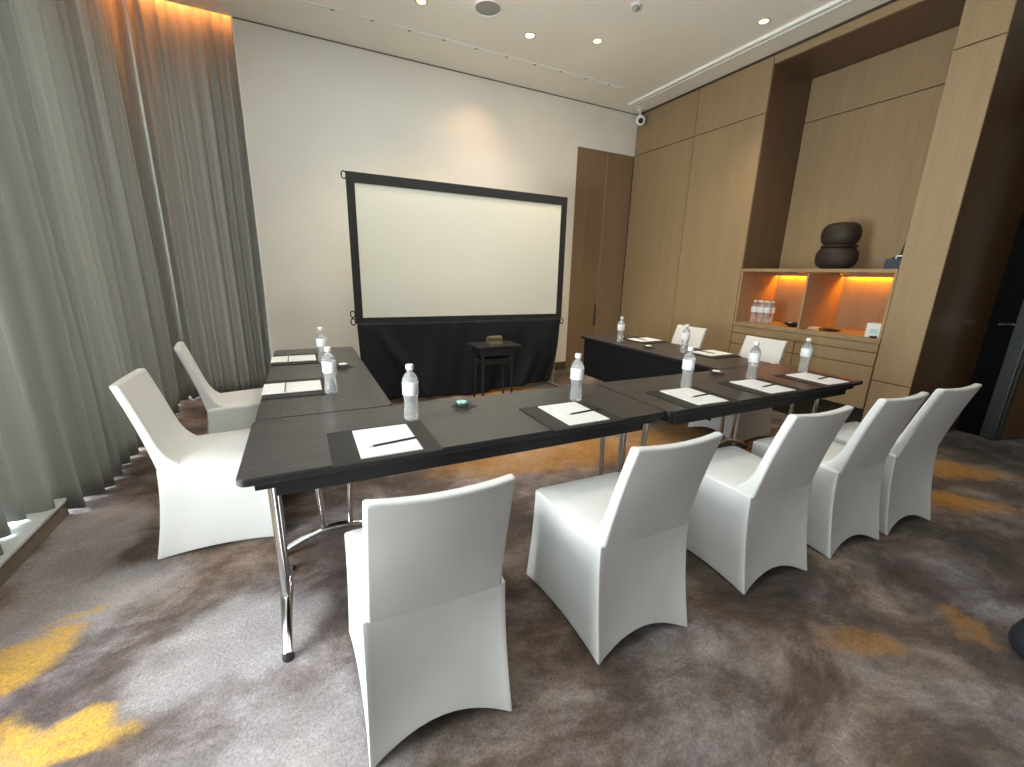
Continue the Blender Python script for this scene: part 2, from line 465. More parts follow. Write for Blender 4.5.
oc, _ = curtain('curtain', path, za, HC+.16, 26, '', 27, .068, 3)
tag(oc, 'long grey pleated curtain along the left window wall, from the photo edge to the corner', 'curtain', 'grey curtains')
oc2, _ = curtain('curtain', [(-1.259, 5.39), (-.325, 5.37)], lambda p: .015, HC+.16, 22, '', 9, .045, 8, .035)
tag(oc2, 'narrow darker grey curtain in the corner, hanging beside the white back wall', 'curtain', 'grey curtains')
# LED strips inside the ceiling pocket
t = obj('cove_light_strip', B(-1.119, -1.105+.0, 3.6, YB-.03, HC+.10, HC+.135), 'cove'); 
tag(t, 'orange light strip in the ceiling slot above the long left curtain', 'light')
t.location.x = -.016
t = obj('cove_light_strip', B(-1.0, -.345, YB+.004, YB+.02, HC+.10, HC+.135), 'cove')
tag(t, 'orange light strip in the ceiling slot above the corner curtain', 'light')

# ------------------------------------------------------------------ ceiling fittings
bm = bmesh.new()
box(bm, 4.10, 4.125, YF, 5.0, HC-.03, HC, bev=.004); box(bm, 4.19, 4.205, YF, 5.0, HC-.018, HC, bev=.004)
box(bm, 4.10, 4.42, 5.0, 5.02, HC-.02, HC, bev=.004)
struct('trim_9', bm, 'ceiling_trim')
sd = thing('ceiling_vent', 'long thin white air slot in the ceiling parallel to the back wall', 'vent', (0, 0, HC))
bm = bmesh.new()
for y in (4.66, 4.705): box(bm, -1.0, 3.72, y-.006, y+.006, -.008, .001, bev=.002)
box(bm, 3.72, 3.735, 4.654, 4.711, -.008, .001)
obj('slot_rim', bm, 'ceiling_trim', sd)
x = -.9
while x < 3.65:
    obj('blade', B(x, x+.03, 4.667, 4.698, -.004, .001), 'speaker', sd); x += .34
def downlight(x, y, lens, label):
    t = thing('downlight', label, 'ceiling light', (x, y, HC), 0, 'ceiling downlights')
    bm = bmesh.new(); lathe(bm, [(.052, 0), (.055, -.004), (.050, -.008), (.040, -.006), (.036, .0)], 28, cap=False)
    obj('ring', bm, 'ring', t, smooth=40)
    bm = bmesh.new(); lathe(bm, [(.0005, -.003), (.037, -.003), (.037, -.001), (.0005, -.001)], 24)
    obj('lens', bm, lens, t)
downlight(2.19, 4.20, 'lamp2', 'bright white ceiling downlight, the one nearest above the screen')
downlight(2.81, 3.97, 'lamp', 'yellow ceiling downlight between the bright white one and the right wall moulding')
downlight(3.885, 2.995, 'lamp', 'yellow ceiling downlight close to the white moulding of the right wall')
downlight(1.14, 4.19, 'lamp', 'yellow ceiling downlight cut by the top edge, left of the round speaker')
t = thing('ceiling_speaker', 'round grey speaker grille set flush in the ceiling', 'speaker', (1.67, 4.0, HC))
bm = bmesh.new(); lathe(bm, [(.118, 0), (.122, -.006), (.113, -.010), (.108, -.004)], 36, cap=False); obj('rim', bm, 'ceiling_trim', t, smooth=40)
bm = bmesh.new(); lathe(bm, [(.001, -.009), (.06, -.008), (.109, -.004), (.109, 0), (.001, 0)], 36); obj('grille', bm, 'speaker', t, smooth=40)
t = thing('smoke_detector', 'small white smoke detector dome on the ceiling near the top edge', 'detector', (2.75, 3.36, HC))
bm = bmesh.new(); lathe(bm, [(.04, 0), (.042, -.012), (.038, -.016)], 24); obj('base', bm, 'white', t, smooth=40)
bm = bmesh.new(); lathe(bm, [(.028, -.016), (.028, -.030), (.018, -.042), (.002, -.046)], 24); obj('dome', bm, 'speaker', t, smooth=60)
t = thing('mounted_camera', 'small white camera on a bracket in the upper back right corner', 'camera', (4.40, 5.10, HC))
bm = bmesh.new(); lathe(bm, [(.045, .002), (.045, -.015), (.014, -.02), (.014, -.09), (.02, -.10)], 20); obj('bracket', bm, 'white', t, smooth=40)
bm = bmesh.new(); tube(bm, [(.05, .05, -.09), (.045, .045, -.10), (-.03, -.06, -.15), (-.035, -.065, -.153)], [.036, .062, .062, .05], 20); obj('camera_body', bm, 'white', t, smooth=40)
bm = bmesh.new(); tube(bm, [(-.036, -.066, -.154), (-.040, -.071, -.157)], .032, 20); obj('lens', bm, 'rubber', t, smooth=40)

# ------------------------------------------------------------------ projection screen
YS = 4.47
ps = thing('projection_screen', 'wide white projection screen with black border and black skirt before the back wall', 'projector screen', (0, YS, 0))
X0, X1, ZT, ZB = .466, 2.885, 2.262, .868
W0, W1, WB, WT = .540, 2.808, .925, 2.172
obj('screen_surface', B(W0-.01, W1+.01, -.004, .010, WB-.01, WT+.01), 'screen', ps)
bm = bmesh.new()
box(bm, X0, X1, -.014, .014, WT, ZT, bev=.004); box(bm, X0, X1, -.014, .014, ZB, WB, bev=.004)
box(bm, X0, W0, -.0135, .0135, ZB, ZT, bev=.004); box(bm, W1, X1, -.0135, .0135, ZB, ZT, bev=.004)
obj('border', bm, 'blackframe', ps)
bm = bmesh.new()   # skirt: gathered cloth with soft folds
rows = []
nx, nz = 150, 30
for j in range(nz+1):
    v = j/nz; z = .868 - v*(.868-.035)
    row = []
    for i in range(nx+1):
        u = i/nx
        xr = 2.865 - .12*v**2.2
        x0 = .478+.02*v
        x = x0 + u*(xr-x0) 
        zz = z + (.02*math.sin(u*9) + .03*(u**4))*v
        y = .004 - .018*math.sin(u*23+v*1.5)*v - .012*math.sin(u*61+2*v)*v**.6 - .02*v + .014*math.sin((u*6-v*3))*v
        y -= .05*math.exp(-((u-.93+.12*v)/.035)**2)*v*.6
        y -= .05*math.exp(-((u-.06-.22*v)/.03)**2)*(1-v)*v*2
        row.append(bm.verts.new((x, y-.02, zz)))
    rows.append(row)
for a_, b_ in zip(rows, rows[1:]):
    for i in range(nx): bm.faces.new((a_[i], b_[i], b_[i+1], a_[i+1]))
o = obj('skirt', bm, 'blackcloth', ps, smooth=180); s_ = o.modifiers.new('t', 'SOLIDIFY'); s_.thickness = .006
for sx, xx in ((1, .52), (-1, 2.835)):
    bm = bmesh.new(); tube(bm, [(xx, .03, .87), (xx, .035, .3), (xx, .045, .02)], .013, 12)
    tube(bm, [(xx, -.16, .02), (xx, .045, .02), (xx, .42, .02)], .014, 12)
    obj('leg', bm, 'silver', ps, smooth=40)
for xx, zz in ((.452, 2.228), (.446, .96), (.446, .885), (2.898, .83)):
    bm = bmesh.new(); tube(bm, [(xx + .022*math.cos(a2), -.002, zz+.032*math.sin(a2)) for a2 in [2*PI*k/16 for k in range(17)]], .006, 8)
    obj('strap_loop', bm, 'blackframe', ps, smooth=60)

# ------------------------------------------------------------------ tables
def make_table(x0, x1, y0, y1, label, along='x', rr=.028, legs=True):
    t = thing('folding_table', label, 'table', (x0, y0, 0), 0, 'dark folding tables set in a U shape')
    L_, D_ = x1-x0, y1-y0
    bm = bmesh.new()
    rings = []
    for z, ins in ((.722, .004), (.726, 0), (.744, 0), (.75, .004)):
        rings.append([(x, y, z) for x, y in rrect(ins, L_-ins, ins, D_-ins, rr)])
    loft(bm, rings)
    for f in bm.faces:
        if abs(f.normal.z) < .5 : f.material_index = 1
    bm.normal_update()
    for f in bm.faces: f.material_index = 0 if f.normal.z > .9 else 1
    obj('tabletop', bm, ['table' if along == 'x' else 'table_y', 'edge'], t)
    bm = bmesh.new()
    box(bm, .045, L_-.045, .035, D_-.035, .688, .722, bev=.003)
    if along == 'x': box(bm, .10, L_-.10, .05, D_-.05, .650, .688, bev=.003)
    else: box(bm, .05, L_-.05, .10, D_-.10, .650, .688, bev=.003)
    obj('apron', bm, 'apron', t)
    if legs:
        for end in (0, 1):
            if along == 'x':
                ex = .075 if end == 0 else L_-.075; c = D_/2+.005
                P = lambda s, z: (ex, c+s, z)
            else:
                ey = .085 if end == 0 else D_-.085; c = L_/2
                P = lambda s, z: (c+s, ey, z)
            bm = bmesh.new()
            for s in (-1, 1):
                tube(bm, [P(s*.085, .64), P(s*.075, .35), P(s*.062, .10)], .0145, 14)
            arc = []
            for k in range(17):
                u = -1+2*k/16
                arc.append(P(u*.265, .022 + .085*(1-abs(u)**2.0)))
            tube(bm, arc, [.013 + .007*(1-abs(-1+2*k/16)) for k in range(17)], 12, sx=1.25)
            lg = obj('leg', bm, 'chrome', t, smooth=50)
            for s in (-1, 1):
                bm = bmesh.new(); p = P(s*.262, 0)
                lathe(bm, [(.020, 0), (.021, .012), (.015, .024)], 16, p[0], p[1])
                obj('rubber_foot', bm, 'rubber', lg, smooth=40)
    return t
make_table(-.235, 1.572, 1.425, 2.018, 'dark wood-top folding table at the front left, its corner nearest the viewer')
make_table(1.576, 3.368, 1.415, 2.018, 'dark wood-top folding table at the front right end, pushed against the front left one')
make_table(-.228, .360, 2.024, 3.815, 'dark wood-top folding table along the curtain side, running toward the back wall', 'y')
rt = make_table(2.712, 3.330, 2.024, 3.80, 'dark wood-top folding table along the cabinet side, with a black front panel', 'y')
def wave_panel():
    bm = bmesh.new(); box(bm, .012, .024, .03, 1.70, .335, .725, bev=.002)
    return bm
mp = obj('modesty_panel', wave_panel(), 'mesh', rt)
bm = bmesh.new()
for k in range(11): box(bm, .010, .0125, .05, 1.68, .355+k*.033, .359+k*.033)
obj('mesh_rib', bm, 'apron', mp)

# ------------------------------------------------------------------ chairs
def make_chair():
    t = thing('covered_chair', '', 'chair', (0, 0, 0))
    hw = .197
    # skirt: stretched from the seat edge to four pockets at the feet
    bm = bmesh.new()
    def side_pts(n):    # perimeter parameter -> (edge id, t)
        out = []
        for e in range(4):
            for k in range(n):
                out.append((e, k/n))
        return out
    top = [(-.208, .060), (.208, .060), (.230, .505), (-.230, .505)]
    bot = [(-.218, .0), (.218, .0), (.245, .535), (-.245, .535)]
    nrm = [(0, -1), (1, 0), (0, 1), (-1, 0)]
    arch = [.062, .016, .062, .016]
    pin = [.030, .012, .030, .012]
    per = []
    for e in range(4):
        for k in range(18):
            u = k/18; u = .5-.5*math.cos(PI*u)*(1) if True else u
            per.append((e, u))
    rings = []
    nv = 20
    for j in range(nv+1):
        v = j/nv
        ring = []
        for e, u in per:
            f = (e+1) % 4
            tx = top[e][0]*(1-u)+top[f][0]*u; ty = top[e][1]*(1-u)+top[f][1]*u
            bx = bot[e][0]*(1-u)+bot[f][0]*u; by = bot[e][1]*(1-u)+bot[f][1]*u
            w = v**1.7                         # corner edges bow inwards
            x = tx*(1-w)+bx*w; y = ty*(1-w)+by*w
            q = 4*u*(1-u)
            q2 = q**.8
            x -= nrm[e][0]*pin[e]*q2*math.sin(PI*min(1, v*.62)) ; y -= nrm[e][1]*pin[e]*q2*math.sin(PI*min(1, v*.62))
            zb = .004 + arch[e]*q**1.2
            z = .455*(1-v)+zb*v
            # rounded corner
            ring.append((x, y, z))
        rings.append(ring)
    r0 = rings[0]
    rings = [[(x*(1-.030/.2), .28+(y-.28)*(1-.030/.23), .464) for x, y, z in r0], [(x*(1-.008/.2), .28+(y-.28)*(1-.008/.23), .461) for x, y, z in r0]] + rings
    loft(bm, rings, False, False)
    # rounded hem rolled inside
    o = obj('skirt', bm, 'cover', t, smooth=40)
    s_ = o.modifiers.new('t', 'SOLIDIFY'); s_.thickness = .006; s_.offset = -1
    b_ = o.modifiers.new('b', 'BEVEL'); b_.width = .012; b_.segments = 3; b_.limit_method = 'ANGLE'; b_.angle_limit = math.radians(40)
    # hem seam
    hem = rings[-1]
    bm = bmesh.new(); pts = [(x, y, z+.002) for x, y, z in hem]+[(hem[0][0], hem[0][1], hem[0][2]+.002)]
    tube(bm, pts, .0045, 6)
    obj('hem', bm, 'cover', o, smooth=60)
    # seat cushion
    bm = bmesh.new(); rings = []
    for z, ins, r in ((.445, .004, .02), (.452, -.002, .025), (.464, -.001, .03), (.474, .010, .03), (.479, .03, .03), (.483, .07, .02), (.485, .12, .02)):
        w_ = lambda y: 1 + .12*(y-.06)/.45      # a little wider toward the front
        rings.append([(x*w_(y), y, z - .010*((y-.28)/.25)**2*(1 if z > .47 else 0)) for x, y in rrect(-.208+ins, .208-ins, .060+ins, .508-ins, r, 5)])
    loft(bm, rings)
    obj('seat', bm, 'cover', t, smooth=60)
    # backrest: leaning slab, bowed, with a soft fillet onto the seat
    bm = bmesh.new(); rings = []
    nz = 28
    for j in range(nz+1):
        v = j/nz
        z = .395 + v*(.874-.395)
        vv = max(0, (z-.455)/(.874-.455))
        yc = .053 - .107*vv + .008*math.sin(PI*vv) + .020*max(0, (.455-z)/.06)
        th = .044 - .008*vv
        wd = .200 - .008*vv
        fil = .055*math.exp(-max(0, z-.472)/.042)
        ring = []
        ns = 16
        bw = -.016*min(1, vv*1.6)
        for k in range(ns+1):     # rear face left->right
            u = -1+2*k/ns
            ring.append((u*wd, yc + bw*(1-u*u), z))
        for k in range(ns+1):     # front face right->left
            u = 1-2*k/ns
            ring.append((u*wd, yc + th + bw*(1-u*u) + fil, z))
        ring = [(x, y, zz - .008*(1-(x/wd)**2)*vv**4) for x, y, zz in ring]
        rings.append(ring)
    loft(bm, rings)
    o = obj('backrest', bm, 'cover', t, smooth=50)
    b_ = o.modifiers.new('b', 'BEVEL'); b_.width = .010; b_.segments = 4; b_.limit_method = 'ANGLE'; b_.angle_limit = math.radians(45)
    return t
ch = make_chair()
chairs = [
 (.278, .952, math.radians(-2.5), 'white-covered chair in front, nearest the viewer, seen square from behind'),
 (1.083, .952, math.radians(-1.5), 'white-covered chair second from the left in the front row, its seat side visible'),
 (1.907, .955, math.radians(-3), 'white-covered chair in the middle of the front row of five'),
 (2.555, .938, math.radians(-2.5), 'white-covered chair in the front row, second from its right end'),
 (3.088, .915, math.radians(-4), 'white-covered chair at the right end of the front row, nearest the dark door'),
 (-.735, 2.545, math.radians(-90), 'white-covered chair on the curtain side, the nearer of the two there'),
 (-.715, 3.45, math.radians(-80), 'white-covered chair on the curtain side, the farther one toward the corner curtain'),
 (3.815, 3.30, math.radians(90), 'white-covered chair behind the cabinet-side table, the farther one by plain wall panels'),
 (3.775, 2.42, math.radians(90), 'white-covered chair behind the cabinet-side table, right in front of the cabinet'),
]
for i, (x, y, a_, lab) in enumerate(chairs):
    place(ch, i == 0, (x, y, 0), a_, lab, 'white-covered meeting chairs')

# ------------------------------------------------------------------ stationery
ZT_ = .7502
def tagl(o, l, c, g): return tag(o, l, c, g)
spots = [ # x, y, rot of long side (0 = paper long side along y), pad dx
 (.245, 1.5675, 0, -.012, 'at the front left corner of the tables'),
 (1.108, 1.570, 0, -.010, 'second from the left along the front tables'),
 (1.905, 1.565, -2, -.005, 'just right of the joint between the two front tables'),
 (2.500, 1.565, -2, 0, 'second from the right end of the front tables'),
 (3.070, 1.560, -2, 0, 'at the right end of the front tables'),
 (-.085, 2.525, -90, 0, 'on the curtain-side table, the nearer place'),
 (-.085, 3.362, -90, 0, 'on the curtain-side table, the farther place'),
 (3.175, 3.300, 90, 0, 'on the cabinet-side table, the farther place'),
 (3.200, 2.500, 90, 0, 'on the cabinet-side table, the nearer place'),
]
def pad_bm():
    bm = bmesh.new(); box(bm, -.19, .19, -.166, .166, 0, .005, bev=.0015)
    return bm
pad0 = obj('desk_pad', pad_bm(), 'pad')
seam = bmesh.new()
for a4 in (( -.183, .183, -.160, -.1585), (-.183, .183, .1585, .160), (-.183, -.1815, -.160, .160), (.1815, .183, -.160, .160)):
    box(seam, a4[0], a4[1], a4[2], a4[3], .0045, .0056)
obj('stitching', seam, 'coaster', pad0)
pap0 = obj('note_pad', B(-.108, .108, -.142, .142, 0, .004), 'paper')
pc0 = thing('pencil', '', 'pencil')
bm = bmesh.new(); tube(bm, [(-.075, 0, .0038), (.095, 0, .0038)], .0037, 6); obj('barrel', bm, 'pen', pc0)
bm = bmesh.new(); tube(bm, [(-.075, 0, .0038), (-.092, 0, .0034), (-.094, 0, .0033)], [.0036, .0010, .0004], 8); obj('tip', bm, 'silver', pc0, smooth=60)
prot = [(.018, -.045), (.045, -.02), (.045, -.02), (.045, -.02), (.045, -.02), (.0, -.035), (0, -.035), (.02, .03), (.02, .03)]
for i, (x, y, deg, dx, lab) in enumerate(spots):
    a_ = math.radians(deg)
    ca, sa = math.cos(a_), math.sin(a_)
    qx = .030 if deg == -90 else (-.022 if deg == 90 else 0)
    lx, ly = dx, 0.0166 - (.0) if False else 0.0
    place(pad0, i == 0, (x+ca*dx+qx, y+sa*dx, ZT_), a_, 'black desk pad %s' % lab, 'black desk pads'); 
    place(pap0, i == 0, (x, y, ZT_+.0058), a_, 'white note paper %s' % lab, 'white note paper on the pads')
    o = pc0 if i == 0 else copy_tree(pc0)
    ox, oy = prot[i]
    o.location = (x+ca*ox-sa*oy, y+sa*ox+ca*oy, ZT_+.0100)
    o.rotation_euler = (0, 0, a_ + math.radians([8, 5, 6, 6, 6, 0, 0, 4, 4][i]))
    o['label'] = 'dark pencil %s' % lab; o['group'] = 'dark pencils on the note paper'
    tag(pad0, pad0['label'], 'desk pad', 'black desk pads') if i == 0 else None
    tag(pap0, pap0['label'], 'paper', 'white note paper on the pads') if i == 0 else None
for o in COL.objects:
    if o.name.startswith('desk_pad'): o['category'] = 'desk pad'
    if o.name.startswith('note_pad'): o['category'] = 'paper'

# ------------------------------------------------------------------ bottles
def make_bottle():
    t = thing('water_bottle', '', 'bottle')
    bm = bmesh.new()
    prof = [(.006, .003), (.022, 0), (.030, .004), (.032, .014), (.0315, .03), (.029, .055), (.0275, .075), (.029, .095), (.0325, .112), (.0335, .118), (.0335, .178), (.0325, .184),
            (.028, .196), (.019, .210), (.0135, .214), (.0125, .222), (.0125, .226), (.015, .228), (.015, .230)]
    out = []
    for (r0, z0), (r1, z1) in zip(prof, prof[1:]):
        n = max(1, int((z1-z0)/.006))
        for k in range(n):
            u = k/n; r = r0+(r1-r0)*u; z = z0+(z1-z0)*u
            if .02 < z < .112: r += .0009*math.sin(z*2*PI/.013)
            out.append((r, z))
    out.append(prof[-1])
    lathe(bm, out, 28); obj('bottle_body', bm, 'bottle', t, smooth=60)
    bm = bmesh.new(); lathe(bm, [(.0342, .117), (.0346, .118), (.0346, .175), (.0342, .176)], 28, cap=False); obj('label_band', bm, 'label', t, smooth=60)
    bm = bmesh.new(); prof = [(.0145, .2275), (.0160, .229), (.0160, .246), (.0145, .249), (.0005, .2495)]
    rings = [[((r+(.0006 if (k % 2 and z < .247) else 0))*math.cos(2*PI*k/32), (r+(.0006 if (k % 2 and z < .247) else 0))*math.sin(2*PI*k/32), z) for k in range(32)] for r, z in prof]
    loft(bm, rings); obj('cap', bm, 'white', t, smooth=30)
    return t
bt = make_bottle()
BL = [(.394, 1.785, 'beside the desk pad at the front left corner of the tables'),
      (1.254, 1.758, 'behind the second desk pad from the left on the front tables'),
      (2.023, 1.722, 'behind the desk pad right of the joint of the front tables'),
      (2.641, 1.735, 'behind the fourth desk pad on the front tables'),
      (3.206, 1.730, 'at the right end of the front tables'),
      (.100, 2.345, 'on the curtain-side table, the nearer of two'),
      (.100, 3.180, 'on the curtain-side table, the farther of two'),
      (2.850, 3.300, 'at the far end of the cabinet-side table'),
      (2.990, 2.615, 'on the cabinet-side table, in front of a white chair back')]
for i, (x, y, lab) in enumerate(BL):
    place(bt, i == 0, (x, y, .7515), random.random()*6, 'clear water bottle, '+lab, 'water bottles on the tables')

# small dishes with sweets on dark napkins
def dish(x, y, cm, col, where, napkin):
    if napkin:
        o = obj('napkin', B(-.045, .045, -.045, .045, 0, .0025), 'coaster', loc=(x+.004, y-.012, ZT_)); o.rotation_euler = (0, 0, .5)
        tag(o, 'small dark square mat under the sweets dish %s' % where, 'mat', 'dark dish mats')
    t = thing('candy_dish', '%s glass dish of wrapped sweets %s' % (col, where), 'dish', (x, y, ZT_+(.003 if napkin else .0005)), 0, 'sweets dishes')
    bm = bmesh.new(); lathe(bm, [(.018, 0), (.022, .002), (.040, .012), (.046, .018), (.044, .019), (.030, .010), (.001, .006)], 28); obj('bowl', bm, 'teal' if cm == 'candy_t' else 'glass', t, smooth=60)
    for k in range(5):
        a_ = k*1.27; r = .017
        bm = bmesh.new(); bmesh.ops.create_icosphere(bm, subdivisions=2, radius=.009)
        for v in bm.verts: v.co = Vector((v.co.x*1.3+r*math.cos(a_), v.co.y+r*math.sin(a_), v.co.z*.7+.018))
        obj('sweet', bm, cm, t, smooth=180)
dish(.667, 1.886, 'candy_t', 'pale teal', 'on the front left table', True)
dish(.213, 2.997, 'candy_w', 'clear', 'on the curtain-side table', True)
dish(2.862, 2.918, 'candy_w', 'clear', 'on the cabinet-side table', True)
dish(2.540, 1.923, 'candy_w', 'clear', 'on the front right table', True)

# ------------------------------------------------------------------ side stand with a box before the screen
st = thing('side_stand', 'small black stand with a tray top in front of the screen skirt', 'stand', (1.80, 4.07, 0))
bm = bmesh.new(); box(bm, -.25, .25, -.165, .165, .645, .662, bev=.003); obj('top', bm, 'standblack', st)
bm = bmesh.new(); box(bm, -.20, .20, -.13, .13, .555, .645, bev=.003); obj('drawer_box', bm, 'standblack', st)
bm = bmesh.new(); box(bm, -.17, .17, -.10, .10, .46, .52, bev=.003); obj('lower_rail', bm, 'standblack', st)
for sx in (-1, 1):
    for sy in (-1, 1):
        bm = bmesh.new(); tube(bm, [(sx*.165, sy*.105, .56), (sx*.165, sy*.105, .3), (sx*.172, sy*.112, .10), (sx*.18, sy*.12, 0)], [.016, .015, .013, .014], 8); obj('leg', bm, 'standblack', st)
bx = thing('box', 'small brown slanted box on the black stand', 'box', (1.80, 4.05, .6625))
bm = bmesh.new()
pr_ = [(-.05, 0), (.06, 0), (.06, .055), (.02, .085), (-.03, .085)]
v0 = [bm.verts.new((-.075, y, z)) for y, z in pr_]; v1 = [bm.verts.new((.075, y, z)) for y, z in pr_]
bm.faces.new(v0); bm.faces.new(list(reversed(v1)))
for i in range(5): bm.faces.new((v0[i], v1[i], v1[(i+1) % 5], v0[(i+1) % 5]))
bmesh.ops.recalc_face_normals(bm, faces=bm.faces); bmesh.ops.bevel(bm, geom=list(bm.edges), offset=.003, segments=2, affect='EDGES')
obj('box_body', bm, 'boxbrown', bx)
obj('lid_seam', B(-.0765, .0765, -.052, .062, .060, .063), 'plinth', bx)

# ------------------------------------------------------------------ built-in cabinet
cb = thing('built_in_cabinet', 'built-in wooden cabinet with two lit open bays, drawers and doors', 'cabinet', (XR, NY0, 0))
W = NY1-NY0; mid = 2.56-NY0; DEP = XN-XR
obj('carcass', B(.03, DEP, .004, W-.004, .27, .872), 'panel', cb)
obj('plinth', B(.07, DEP, .004, W-.004, 0.0, .268), 'plinth', cb)
bm = B(-.004, DEP+.02, .002, W-.002, .874, .915, bev=.002); obj('countertop', bm, 'panel', cb)
bm = B(.0, .028, .006, W-.006, .795, .870, bev=.002); obj('fascia', bm, 'panel', cb)
for y0, y1, nm in ((.006, mid-.004, 0), (mid+.004, W-.006, 1)):
    obj('drawer', B(.0, .028, y0, y1, .672, .787, bev=.002), 'panel', cb)
    obj('door', B(.0, .028, y0, y1, .275, .664, bev=.002), 'panel', cb)
obj('back_panel', B(DEP-.012, DEP, .004, W-.004, .915, 1.476), 'niche', cb)
for y0 in (.002, W-.022):
    obj('side_panel', B(.006, DEP-.013, y0, y0+.02, .916, 1.4765), 'niche', cb)
obj('divider', B(.006, DEP-.013, mid-.010, mid+.010, .916, 1.461, bev=.002), 'niche', cb)
obj('shelf', B(.0, DEP+.02, .002, W-.002, 1.476, 1.508, bev=.002), 'panel', cb)
for y0, y1 in ((.022, mid-.0105), (mid+.0105, W-.022)):
    obj('light_lip', B(DEP-.075, DEP-.067, y0, y1, 1.442, 1.4765), 'niche', cb)  # lip added to keep the strip light off the shelf underside
for y0, y1 in ((.05, mid-.05), (mid+.05, W-.05)):
    obj('light_strip', B(DEP-.05, DEP-.03, y0, y1, 1.464, 1.4755), 'amber', cb)

# things on and in the cabinet
t = thing('stacked_vase', 'dark round two-lobed vase standing on the cabinet shelf', 'vase', (4.78, 2.485, 1.5085))
def lobe(prof, cx, cy, sx, sy):
    bm = bmesh.new(); rings = [[(cx+r*sx*math.cos(2*PI*k/40), cy+r*sy*math.sin(2*PI*k/40), z) for k in range(40)] for r, z in prof]
    loft(bm, rings); return bm
def ell(z0, h, r, n=14, flat=.45, e=2.6):
    out = []
    for k in range(n+1):
        th = -PI/2 + PI*k/n
        c = math.cos(th); s = math.sin(th)
        out.append((max(.002, r*math.copysign(abs(c)**flat, c)), z0+h/2+h/2*math.copysign(abs(s)**.9, s)))
    return out
lb = obj('lower_bowl', lobe(ell(0, .222, .182, flat=.5), 0, 0, .8, 1), 'urn', t, smooth=60)
ub = obj('upper_bowl', lobe(ell(.214, .225, .168, flat=.5), 0, .0, .8, 1), 'urn', t, smooth=60)
bm = bmesh.new(); rings = [[(.8*r*math.cos(2*PI*k/40), -.006+r*math.sin(2*PI*k/40), z) for k in range(40)] for r, z in ((.150, .205), (.160, .217), (.150, .228))]; loft(bm, rings)
obj('waist_seam', bm, 'plinth', t, smooth=60)

t = thing('display_box', 'dark navy box with upright panel and white clip at the right end of the shelf', 'box', (4.66, 1.94, 1.5085))
obj('base', B(-.05, .06, -.06, .065, 0, .085, bev=.003), 'navy', t)
bm = bmesh.new()
q = [(-.062, .085), (.055, .085), (-.01, .13), (-.03, .25), (-.062, .25)]
v0 = [bm.verts.new((.0, y, z)) for y, z in q]; v1 = [bm.verts.new((.03, y, z)) for y, z in q]
bm.faces.new(v0); bm.faces.new(list(reversed(v1)))
for i in range(5): bm.faces.new((v0[i], v1[i], v1[(i+1) % 5], v0[(i+1) % 5]))
bmesh.ops.recalc_face_normals(bm, faces=bm.faces)
obj('upright_panel', bm, 'pad', t)
bm = bmesh.new(); box(bm, -.006, 0, -.055, .012, .105, .118); box(bm, -.006, 0, .004, .014, .086, .118)
obj('white_clip', bm, 'white', t)

# bottle pack in the left bay
for i in range(3):
    for j in range(2):
        o = copy_tree(bt)
        o.location = (4.67+j*.072, 3.165-i*.078, .9165); o.rotation_euler = (0, 0, 0)
        o['label'] = 'small clear bottle in the cluster of bottles in the left lit cabinet bay'
        o['group'] = 'bottles clustered in the lit cabinet bay'
t = thing('tray', 'dark shallow dish holding a bottle cap in the left lit bay', 'dish', (4.70, 2.72, .916))
t['label'] = 'dark shallow dish in the left lit bay, beside the divider'
bm = bmesh.new(); lathe(bm, [(.04, 0), (.05, .004), (.095, .035), (.10, .042), (.095, .040), (.05, .012), (.001, .010)], 28); obj('bowl', bm, 'urn', t, smooth=60)
for k, (dx, dy) in enumerate(((0, .03), (.02, -.02), (-.02, -.01))):
    bm = bmesh.new(); bmesh.ops.create_icosphere(bm, subdivisions=2, radius=.02)
    for v in bm.verts: v.co = Vector((v.co.x+dx, v.co.y*1.3+dy, v.co.z*.8+.030))
    obj('wrapped_item', bm, 'white' if k == 0 else 'urn', t, smooth=180)
t = thing('tray', 'flat dark dish in the right lit bay, left of the white box', 'dish', (4.70, 2.36, .916))
bm = bmesh.new(); lathe(bm, [(.05, 0), (.06, .004), (.088, .014), (.086, .018), (.05, .008), (.001, .006)], 28); obj('plate', bm, 'urn', t, smooth=60)
bm = bmesh.new(); lathe(bm, [(.02, .006), (.028, .012), (.02, .02), (.002, .022)], 16); obj('soap', bm, 'urn', t, smooth=60)
t = thing('folded_cloth', 'small folded pale cloth in the right lit bay beside the divider', 'cloth', (4.66, 2.48, .916))
bm = B(-.05, .05, -.055, .05, 0, .014, bev=.004); obj('lower_fold', bm, 'wax', t); bm = B(-.045, .045, -.05, .045, .0145, .026, bev=.004); obj('upper_fold', bm, 'wax', t)
t = thing('tissue_box', 'white box at the right end of the right lit bay', 'box', (4.60, 1.94, .916))
bm = B(-.045, .06, -.055, .062, 0, .125, bev=.004); obj('carton', bm, 'white', t)
obj('front_mark', B(-.0465, -.045, -.03, .03, .035, .075), 'candy_t', t)
bm = bmesh.new(); lathe(bm, [(.022, 0), (.028, .008), (.026, .016), (.001, .014)], 20, -.075, -.02); obj('black_disc', bm, 'urn', t, smooth=60)

